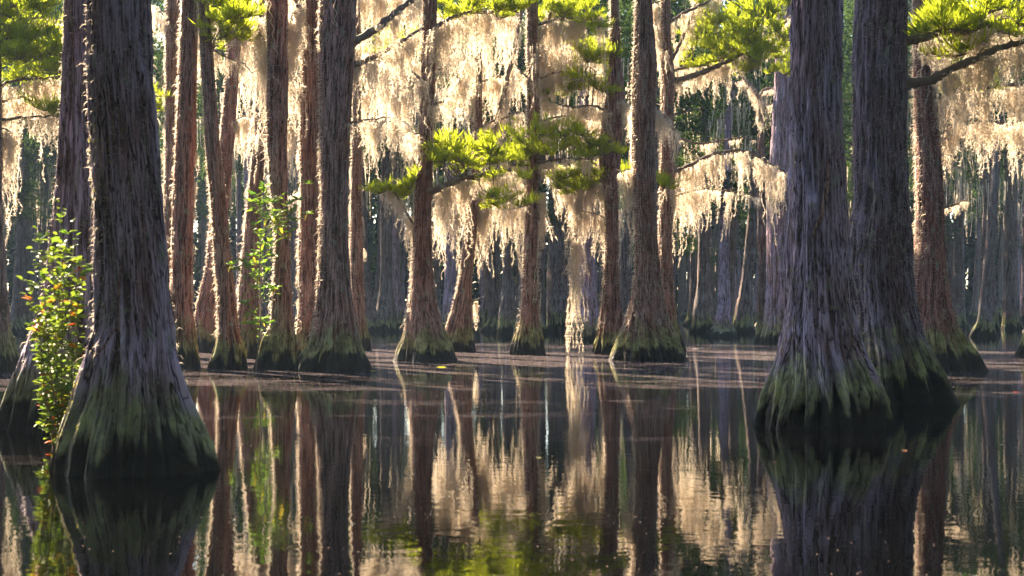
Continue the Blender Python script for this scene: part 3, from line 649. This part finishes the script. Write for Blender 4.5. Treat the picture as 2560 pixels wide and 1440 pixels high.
# ------------------------------------------------------------------ nearer trees of the shaded forest behind, measured one by one
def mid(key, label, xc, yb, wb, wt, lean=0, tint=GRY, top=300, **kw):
    rows = [(yb, xc - wb / 2, xc + wb / 2), (yb - 22, xc - wb * .43, xc + wb * .43), (yb - 60, xc - (wb * .3 + wt * .2) + lean * .1, xc + (wb * .3 + wt * .2) + lean * .1),
            (yb - 120, xc - wt * .56 + lean * .3, xc + wt * .56 + lean * .3), (yb - 300, xc - wt / 2 + lean * .8, xc + wt / 2 + lean * .8), (top, xc - wt * .42 + lean, xc + wt * .42 + lean), (40, xc - wt * .36 + lean, xc + wt * .36 + lean)]
    kw.setdefault('fringe', 500)
    T = tree(key, label, yb, rows, nseg=56, nz=90, H=18, tint=tint, cw=.012, cl=.12, patch=.4, crown_z=kw.pop('cz', 10.5), **kw)
    obj('hanging_moss', FAR_MOSS[T.rng.integers(4)], T.root, (T.V[-1][:, 0].mean(), 0, T.rng.uniform(8, 10)), T.rng.uniform(0, 6), 1.0, kind='stuff')
    for q in range(3):
        yy = T.rng.uniform(40, 380); sd = 1 if T.rng.random() < .5 else -1; xx = xc + lean * .9; ln_ = T.rng.uniform(40, 95)
        branch(T, [(xx + sd * wt * .3, yy + 14), (xx + sd * ln_ * .5, yy), (xx + sd * ln_, yy + T.rng.uniform(-25, 10))], .07, .025, dd=T.rng.uniform(-2, 1), moss=(2.6, .8, 3.0), twigs=3)
    return T
mid('a', 'grey green shaded cypress with sunlit edge, twin of the trunk touching its foot', 965, 829, 66, 27)
mid('b', 'thin mauve shaded cypress rising from behind the grey green twin', 990, 825, 42, 20, tint=PUR)
mid('c', 'pale shaded cypress seen between two sunlit trunks under the thick mossy limb', 1128, 836, 58, 29, tint=PUR)
mid('d', 'broad hazy cypress foot beyond the bending young trunk', 1232, 823, 58, 34)
mid('e', 'pale blue grey cypress with fanned foot left of the trunk standing alone', 1270, 838, 60, 26)
mid('f', 'very broad shaded cypress right of the trunk standing alone', 1398, 830, 74, 56)
mid('g', 'mauve fluted cypress directly behind the long hanging moss vine', 1466, 857, 86, 44, tint=PUR, fringe=900)
mid('h', 'green footed shaded cypress below the crooked mossy limb', 1758, 831, 66, 28, lean=4)
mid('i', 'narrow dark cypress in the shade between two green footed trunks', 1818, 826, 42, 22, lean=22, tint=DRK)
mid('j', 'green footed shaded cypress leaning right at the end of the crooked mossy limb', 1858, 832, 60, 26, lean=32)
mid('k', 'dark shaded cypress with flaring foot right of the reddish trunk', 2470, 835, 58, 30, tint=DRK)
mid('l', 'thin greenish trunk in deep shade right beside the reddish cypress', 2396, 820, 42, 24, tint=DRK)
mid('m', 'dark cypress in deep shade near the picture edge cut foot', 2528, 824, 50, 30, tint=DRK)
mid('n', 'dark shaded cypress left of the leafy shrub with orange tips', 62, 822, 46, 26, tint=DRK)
mid('o', 'second dark shaded cypress beside the leafy shrub with orange tips', 112, 818, 42, 24, tint=DRK)

# small crooked dead tree under the upper green limb
T = tree('p', 'small crooked dead cypress with forked bare arms behind the mossy limbs', 845,
         [(845, 1888, 1924), (760, 1892, 1916), (500, 1893, 1912), (370, 1893, 1910), (300, 1897, 1913), (255, 1892, 1908)], nseg=40, nz=120, H=9.4, crown=False, fringe=500, patch=.4, D=64, tint=DRK)
branch(T, [(1899, 262), (1894, 240), (1876, 215), (1850, 182), (1835, 150)], .13, .06, moss=(4, .3, .8))
branch(T, [(1898, 245), (1915, 222), (1945, 220), (1958, 195), (1972, 175)], .09, .03, moss=(4, .3, .8))
branch(T, [(1906, 268), (1940, 260), (1970, 258)], .06, .025, moss=(5, .3, .9))

# ------------------------------------------------------------------ the forest behind: look-alike trunks sharing meshes
def far_trunk(seed):
    rng = np.random.default_rng(seed); H = 24.0
    z = np.array([-.6, 0, .5, 1.2, 2.5, 6, 12, H]); R = np.array([1.0, .95, .72, .5, .36, .3, .24, .1]) * rng.uniform(.75, 1.1)
    cx = np.concatenate([[0, 0], np.cumsum(rng.normal(0, .12, 6))]); cyy = np.concatenate([[0, 0], np.cumsum(rng.normal(0, .12, 6))])
    zs = np.concatenate([np.linspace(-.6, 3, 34, endpoint=False), np.linspace(3, H, 26)])
    V, r, co = trunk_grid(z, cx, cyy, R, zs, 40, seed, 1.0, 1.0)
    return grid_mesh(V, r, co)
FAR_TRUNKS = [far_trunk(900 + i) for i in range(6)]
rng = np.random.default_rng(5); placed = []
labels = {0: ('grey cypress trunk in the dim blue forest behind the sunlit grove', 'shaded forest trunks'),
          1: ('dark slender cypress trunk deep in the unlit far forest', 'deep forest trunks')}
tries = 0
while len(placed) < 235 and tries < 9000:
    tries += 1
    D_ = 74 + 112 * rng.random() ** .85; half = 1400 / F * D_
    x_ = rng.uniform(-half - .55 * (D_ - 50), half + 6)  # extra unseen trees out of view at left, added to shade the forest
    if any((x_ - q[0]) ** 2 + (D_ - q[1]) ** 2 < 4.2 ** 2 for q in placed): continue
    placed.append((x_, D_)); far = D_ > 112
    lb, gp = labels[int(far)]
    r_ = thing('cypress_tree', lb, 'tree', (x_, D_, 0), gp)
    r_.rotation_euler = (rng.normal(0, .03), rng.normal(0, .035), 0)
    s_ = rng.uniform(.65, 1.2); hz = rng.uniform(.85, 1.1) if D_ > 95 else .75
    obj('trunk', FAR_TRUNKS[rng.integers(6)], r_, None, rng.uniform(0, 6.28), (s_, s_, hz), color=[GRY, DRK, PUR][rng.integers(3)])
    cz = rng.uniform(9.5, 13); ch = rng.uniform(1.4, 1.8) if D_ > 95 else rng.uniform(1.0, 1.2)
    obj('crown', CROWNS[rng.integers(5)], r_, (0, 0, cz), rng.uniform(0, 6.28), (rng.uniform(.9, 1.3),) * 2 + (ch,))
    if D_ < 135 and rng.random() < .5: obj('hanging_moss', FAR_MOSS[rng.integers(4)], r_, (0, 0, rng.uniform(8.5, 12)), rng.uniform(0, 6.28), 1.0, kind='stuff')
    if rng.random() < .2: obj('crown', CROWNS[rng.integers(5)], r_, (rng.normal(0, 1), 0, rng.uniform(4.5, 7)), rng.uniform(0, 6.28), (.6, .6, .3))

# same forest, unseen beside and behind the viewer, added to cut sky light
ring = []
tries = 0
while len(ring) < 125 and tries < 6000:
    tries += 1
    x_, D_ = rng.uniform(-46, 60), rng.uniform(-42, 72)
    if D_ > -6 and not (x_ > 1650 / F * max(D_, 0) + 4 or (x_ < -1650 / F * max(D_, 0) - 4 and D_ < 22)): continue
    if any((x_ - q[0]) ** 2 + (D_ - q[1]) ** 2 < 4.6 ** 2 for q in ring): continue
    ring.append((x_, D_))
    r_ = thing('cypress_tree', 'unseen tall leafy cypress added round the open water to cut sky light', 'tree', (x_, D_, 0), 'unseen trees added round the open water')
    s_ = rng.uniform(.75, 1.1)
    obj('trunk', FAR_TRUNKS[rng.integers(6)], r_, None, rng.uniform(0, 6.28), (s_, s_, 1), color=[GRY, BRN, PUR][rng.integers(3)])
    for zc, sc_ in ((rng.uniform(3.5, 6), .9), (rng.uniform(10, 12), 1.2)):
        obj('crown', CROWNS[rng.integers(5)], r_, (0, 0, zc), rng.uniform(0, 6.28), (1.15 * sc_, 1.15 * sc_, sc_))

# far wood that closes the view: one mass
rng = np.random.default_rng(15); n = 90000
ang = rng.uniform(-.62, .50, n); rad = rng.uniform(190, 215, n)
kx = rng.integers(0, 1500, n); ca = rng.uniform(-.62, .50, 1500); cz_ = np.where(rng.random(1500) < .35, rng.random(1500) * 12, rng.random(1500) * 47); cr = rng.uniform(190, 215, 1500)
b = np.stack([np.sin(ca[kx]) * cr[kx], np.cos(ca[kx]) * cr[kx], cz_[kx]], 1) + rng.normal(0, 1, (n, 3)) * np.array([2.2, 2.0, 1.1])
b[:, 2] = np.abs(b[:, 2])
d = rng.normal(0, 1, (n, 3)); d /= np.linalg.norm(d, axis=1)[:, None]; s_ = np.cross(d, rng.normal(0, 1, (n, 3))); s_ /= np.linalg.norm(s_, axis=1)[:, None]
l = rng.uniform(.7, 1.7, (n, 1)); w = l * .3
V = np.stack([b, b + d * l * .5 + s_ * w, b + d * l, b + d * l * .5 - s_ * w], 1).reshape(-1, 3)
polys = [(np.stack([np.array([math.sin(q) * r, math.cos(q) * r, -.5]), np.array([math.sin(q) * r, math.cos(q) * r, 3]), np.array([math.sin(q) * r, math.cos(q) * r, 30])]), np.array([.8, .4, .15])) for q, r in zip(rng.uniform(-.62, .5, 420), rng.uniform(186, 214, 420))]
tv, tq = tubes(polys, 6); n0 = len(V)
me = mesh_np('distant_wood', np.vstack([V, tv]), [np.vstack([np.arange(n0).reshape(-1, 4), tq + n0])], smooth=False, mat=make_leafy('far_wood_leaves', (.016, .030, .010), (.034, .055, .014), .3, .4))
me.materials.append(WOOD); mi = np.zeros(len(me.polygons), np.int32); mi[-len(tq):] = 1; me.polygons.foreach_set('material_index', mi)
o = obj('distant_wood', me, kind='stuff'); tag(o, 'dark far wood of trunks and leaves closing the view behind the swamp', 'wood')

# ------------------------------------------------------------------ shrubs
def leaf_mesh(l, w, seed):
    rng = np.random.default_rng(seed); n = 5; V, Q = [], []
    t_ = np.linspace(0, 1, n); hw = w * .5 * np.sin(np.pi * np.clip(t_ * .93 + .035, 0, 1)) ** .8
    bend = -rng.uniform(.05, .35) * l
    for i in range(n):
        zc = bend * t_[i] ** 2
        V += [(t_[i] * l, -hw[i], zc + hw[i] * .35), (t_[i] * l, 0, zc), (t_[i] * l, hw[i], zc + hw[i] * .35)]
    for i in range(n - 1):
        for j in range(2): Q.append((i * 3 + j, i * 3 + j + 1, i * 3 + j + 4, i * 3 + j + 3))
    return mesh_np('leaf', V, [np.array(Q)], mat=LEAF)
OVAL = [leaf_mesh(.12, .065, i) for i in range(4)]; LANCE = [leaf_mesh(.25, .08, 20 + i) for i in range(4)]

def put_leaf(me, parent, p, d, rng, color, s_=1.0):
    d = Vector([float(q) for q in d]).normalized(); q = d.to_track_quat('X', 'Z') @ Vector((0, 0, 0)).to_track_quat('X', 'Z').inverted() if False else d.to_track_quat('X', 'Z')
    o = obj('leaf', me, parent, p, color=color, scale=s_); o.rotation_mode = 'QUATERNION'
    from mathutils import Quaternion
    o.rotation_quaternion = q @ Quaternion((1, 0, 0), float(rng.normal(0, .6))); return o

rng = np.random.default_rng(77)
D_ = 17.3; org = P(150, 1100, D_); org[2] = 0
sh = thing('shrub', 'leafy upright shrub with orange and red leaf tips beside the huge trunk', 'shrub', org)
polys, stems = [], []
for x1, y1 in ((150, 525), (190, 570), (95, 590), (125, 620), (205, 660), (70, 700), (165, 620), (110, 760), (190, 760), (80, 820)):
    a0 = P(rng.uniform(130, 175), 1100, D_ + rng.normal(0, .1)) - org; a0[2] = -.1; b0 = P(x1, y1, D_ + rng.normal(0, .25)) - org
    c = curve([a0, a0 * .65 + b0 * .35 + np.array([(b0[0] - a0[0]) * .18, 0, 0]) + rng.normal(0, .03, 3), a0 * .25 + b0 * .75 + rng.normal(0, .03, 3), b0], .08); polys.append((c, np.linspace(.011, .003, len(c)))); stems.append(c)
v, q = tubes(polys, 5); obj('stem', mesh_np('stem', v, [q], mat=WOOD), sh)
shrub_rest = []
for k in range(1150):
    c = stems[k % len(stems)]; t_ = rng.uniform(.14, 1); i = min(len(c) - 1, int(t_ * len(c))); a_ = rng.uniform(0, 6.28)
    u = rng.random(); z_ = c[i][2]
    if u < .11 or (t_ > .93 and u < .5) or (z_ < .55 and u < .45): col = [(.62, .20, .02), (.70, .30, .02), (.60, .09, .02)][rng.integers(3)]
    elif u < .38: col = (.34, .36, .03)
    else: col = [(.11, .20, .02), (.15, .25, .025), (.075, .15, .02)][rng.integers(3)]
    if k < 290: put_leaf(OVAL[rng.integers(4)], sh, c[i] + rng.normal(0, .025, 3), (math.cos(a_), math.sin(a_), rng.uniform(-.1, .9)), rng, col, rng.uniform(.7, 1.3))
    else: shrub_rest.append((c[i] + rng.normal(0, .04, 3), a_))
lv = np.array([q.co for q in OVAL[0].vertices]); lq = np.array([list(q.vertices) for q in OVAL[0].polygons]); V = []
for p, a_ in shrub_rest:
    ti = rng.uniform(-.1, .7); R_ = np.array(Matrix.Rotation(a_, 3, 'Z') @ Matrix.Rotation(-ti, 3, 'Y') @ Matrix.Rotation(rng.normal(0, .7), 3, 'X')); V.append(p + (lv * rng.uniform(.6, 1.1)) @ R_.T)
obj('leaves', mesh_np('leaves', np.concatenate(V), [np.concatenate([lq + len(lv) * i for i in range(len(V))])], mat=LEAF), sh, color=(.16, .22, .02), kind='stuff')

D_ = 37.6; org = P(634, 925, D_); org[2] = 0
sh = thing('shrub', 'sunlit shrub with whorls of glossy yellow green leaves between brown trunks', 'shrub', org)
tips = [(662, 468), (640, 490), (628, 505), (655, 510), (680, 505), (690, 540), (668, 545), (640, 560), (700, 560), (660, 610), (645, 630), (632, 640), (672, 618), (685, 640), (620, 665), (606, 655), (590, 672), (578, 662), (650, 660), (668, 680), (640, 690), (610, 760), (615, 790), (622, 810), (655, 800), (668, 812), (690, 720), (668, 720), (635, 720), (770, 460), (745, 500), (732, 505), (768, 535), (728, 530), (740, 555), (725, 580)]
polys, ctr = [], [np.array([(632 - 634) * D_ / F, 0, -.1])]
trunkc = curve([P(640, 925, D_) - org, P(652, 780, D_) - org, P(648, 660, D_) - org, P(660, 560, D_) - org, P(662, 470, D_) - org], .1); polys.append((trunkc, np.linspace(.022, .008, len(trunkc))))
whorls = []
for x1, y1 in tips:
    p = P(x1, y1, D_ + rng.normal(0, .15)) - org
    tgt = p - np.array([0, 0, .45]); i = int(np.argmin(np.linalg.norm(trunkc - tgt, axis=1))); a0 = trunkc[i]
    c = curve([a0, (a0 + p) / 2 + np.array([0, 0, -.05]) + rng.normal(0, .03, 3), p], .08); polys.append((c, np.linspace(.009, .004, len(c)))); whorls.append(p)
v, q = tubes(polys, 5); obj('stem', mesh_np('stem', v, [q], mat=WOOD), sh)
for k, p in enumerate(whorls):
    m = 8 if k < 29 else 7
    for j in range(m):
        a_ = j * 6.28 / m + rng.normal(0, .3); yel = rng.random() < .10
        col = (.48, .36, .03) if yel else [(.14, .26, .02), (.19, .30, .025), (.10, .20, .02)][rng.integers(3)]
        put_leaf(LANCE[rng.integers(4)], sh, p, (math.cos(a_), math.sin(a_), -1.6 if yel else rng.uniform(.05, .9)), rng, col, rng.uniform(.65, 1.15))

V = []; lv = np.array([q.co for q in LANCE[0].vertices]); lq = np.array([list(q.vertices) for q in LANCE[0].polygons])
for k in range(330):
    c = polys[rng.integers(1, len(polys))][0]; p = c[rng.integers(len(c) // 3, len(c))] + rng.normal(0, .05, 3)
    R_ = np.array(Matrix.Rotation(rng.uniform(0, 6.28), 3, 'Z') @ Matrix.Rotation(-rng.uniform(-.3, 1.0), 3, 'Y') @ Matrix.Rotation(rng.normal(0, .7), 3, 'X')); V.append(p + (lv * rng.uniform(.4, .85)) @ R_.T)
obj('leaves', mesh_np('leaves', np.concatenate(V), [np.concatenate([lq + len(lv) * i for i in range(len(V))])], mat=LEAF), sh, color=(.17, .28, .025), kind='stuff')

# ------------------------------------------------------------------ loose bark strips on the nearest trunks
def bark_strip(T, pts, w, off=.03):
    pw = []
    for x, y in pts:
        q = P(x, y, T.D) - T.org; i = int(np.argmin(np.abs(T.zs - q[2]))); row = T.V[i]
        fr = row[row[:, 1] < row[:, 1].mean()]; j = int(np.argmin(np.abs(fr[:, 0] - q[0]))); pw.append(fr[j] + np.array([0, -off, 0]))
    c = curve(pw, .05); n = len(c); ww = w * np.sin(np.linspace(.15, 2.95, n)) ** .5
    sd = np.array([1, .25, 0]); th_ = np.array([0, -.012, 0])
    V = np.concatenate([c - sd * ww[:, None], c + sd * ww[:, None], c + th_ - sd * ww[:, None] * .8, c + th_ + sd * ww[:, None] * .8])
    i = np.arange(n - 1); Q = []
    for a_, b_ in ((2, 3), (0, 2), (3, 1)): Q.append(np.stack([a_ * n + i, b_ * n + i, b_ * n + i + 1, a_ * n + i + 1], 1))
    co = V.copy(); me = mesh_np('bark_strip', V, [np.vstack(Q)], {'ridge': np.full(4 * n, .8), 'barkco': co}, mat=BARK)
    return obj('bark_strip', me, T.root, color=(1.15, .85, .75))
bark_strip(t['A'], [(318, 815), (300, 845), (284, 872)], .012, .05)
bark_strip(t['A'], [(330, 640), (322, 740), (325, 840), (322, 960)], .012)
bark_strip(t['X'], [(2052, 420), (2046, 470), (2030, 540), (2010, 600)], .035, .045)
bark_strip(t['X'], [(2080, 800), (2105, 850), (2140, 900), (2170, 925)], .03)
bark_strip(t['X'], [(2150, 920), (2185, 970), (2212, 1010)], .022)
bark_strip(t['Y'], [(2210, 880), (2222, 930), (2225, 975)], .018)
bark_strip(t['W'], [(1915, 790), (1930, 775), (1946, 762)], .03, .08)
bark_strip(t['W'], [(1934, 600), (1936, 680), (1930, 770)], .04)

for key_, sd_ in (('X', 195), ('Y', 185), ('A', 200)):
    T_ = t[key_]; obj('lichen_tufts', fringe_mesh(T_.V, .35, 3.6, 2600, 4400 + sd_, cl=.035, cw=.012, patch=.55, side=math.radians(sd_), mat=LICHEN, name='lichen_tufts'), T_.root, kind='stuff')
def tendril(T, pts, r_=.011, dy=-.55):
    W = np.array([P(x, y, T.D) for x, y in pts]) - T.org + np.array([0, dy, 0]); c = curve(W, .03); c[:, :2] += np.cumsum(T.rng.normal(0, .006, (len(c), 2)), 0) * .6
    c[:, 0] += .035 * np.sin(np.arange(len(c)) * .55); v, q = tubes([(c, np.linspace(r_, r_ * .6, len(c)))], 5); obj('hanging_vine', mesh_np('hanging_vine', v, [q], mat=MOSS), T.root)
tendril(t['I'], [(678, -20), (684, 40), (692, 80), (694, 120), (702, 155)]); tendril(t['K'], [(838, -20), (846, 25), (850, 60), (852, 82), (846, 70)], dy=-.85)

# ------------------------------------------------------------------ floating leaves and duckweed
def floating_leaf(x, y, l, w, col, label, rz):
    D_ = F * HC / (y - Y0); p = P(x, y, D_); p[2] = .006
    me = leaf_mesh(l, w, int(x)); o = obj('floating_leaf', me, None, p, rz, color=col); tag(o, label, 'leaf', 'leaves floating on the water'); return o
floating_leaf(2532, 980, .22, .05, (.60, .10, .02), 'orange red leaf lying on dark shaded water', .1)
floating_leaf(2255, 1127, .09, .05, (.75, .35, .22), 'pinkish curled leaf floating in front of the shaggy dark cypress', .6)
floating_leaf(1928, 1156, .10, .03, (.60, .32, .20), 'tan leaf floating below the yellow green lichen foot', 0)
floating_leaf(2500, 1113, .10, .05, (.55, .50, .30), 'pale leaf floating where the reddish trunk is mirrored', .4)
floating_leaf(1092, 918, .30, .12, (.50, .50, .04), 'yellow leaf floating before the bell shaped foot', .2)
floating_leaf(925, 928, .30, .12, (.70, .50, .10), 'golden leaf floating at the stout fluted foot', .5)
floating_leaf(1340, 1145, .10, .05, (.42, .40, .24), 'dull green leaf floating on bright moss reflections', .9)
floating_leaf(875, 1310, .05, .03, (.55, .58, .40), 'small pale green leaf floating on the nearest dark water', .4)
floating_leaf(1733, 1228, .14, .04, (.58, .42, .22), 'straw coloured leaf floating over mirrored green branches', .1)
floating_leaf(1730, 872, .5, .16, (.62, .50, .42), 'pale curled leaf floating right of the wide footed cypress', 0)

rng = np.random.default_rng(33); n = 11000
D_ = np.where(rng.random(n) < .12, 8 + 20 * rng.random(n), 27 + 32 * rng.random(n)); x_ = (rng.uniform(-80, 2640, n) - 1280) / F * D_
kc = rng.integers(0, 260, n); cD = np.where(rng.random(260) < .12, 9 + 18 * rng.random(260), 27 + 32 * rng.random(260)); cX = (rng.uniform(0, 2560, 260) - 1280) / F * cD
use = rng.random(n) < .75; D_ = np.where(use, cD[kc] + rng.normal(0, .35, n), D_); x_ = np.where(use, cX[kc] + rng.normal(0, 1.1, n), x_)
s_ = rng.uniform(.005, .009, n) * np.maximum(D_, 14) / 14; a_ = rng.uniform(0, 6.28, n)
V = np.stack([np.stack([x_ + s_ * np.cos(a_ + k * 1.5708), D_ + s_ * np.sin(a_ + k * 1.5708), np.full(n, .005)], 1) for k in range(4)], 1).reshape(-1, 3)
DW = make_leafy('duckweed', (.16, .11, .10), (.34, .26, .23), .1, 20)
o = obj('floating_duckweed', mesh_np('floating_duckweed', V, [np.arange(4 * n).reshape(-1, 4)], smooth=False, mat=DW), kind='stuff')
tag(o, 'specks of pinkish duckweed and pollen adrift on the dark water', 'duckweed')

# ------------------------------------------------------------------ morning haze
k = N('haze'); pv = k.new('VolumePrincipled'); pv.inputs['Color'].default_value = (.50, .72, 1, 1); pv.inputs['Density'].default_value = .0003; pv.inputs['Anisotropy'].default_value = .0
k.t.links.new(pv.outputs[0], k.out.inputs['Volume'])
x0, x1, y0, y1, z0, z1 = -430, 430, -40, 430, -2, 53
V = [(x, y, z) for z in (z0, z1) for y in (y0, y1) for x in (x0, x1)]
hz = obj('haze', mesh_np('haze', V, [np.array([[0, 2, 3, 1], [4, 5, 7, 6], [0, 1, 5, 4], [2, 6, 7, 3], [0, 4, 6, 2], [1, 3, 7, 5]])], smooth=False, mat=k.m), kind='stuff')
tag(hz, 'thin pale morning haze hanging over the swamp', 'haze')
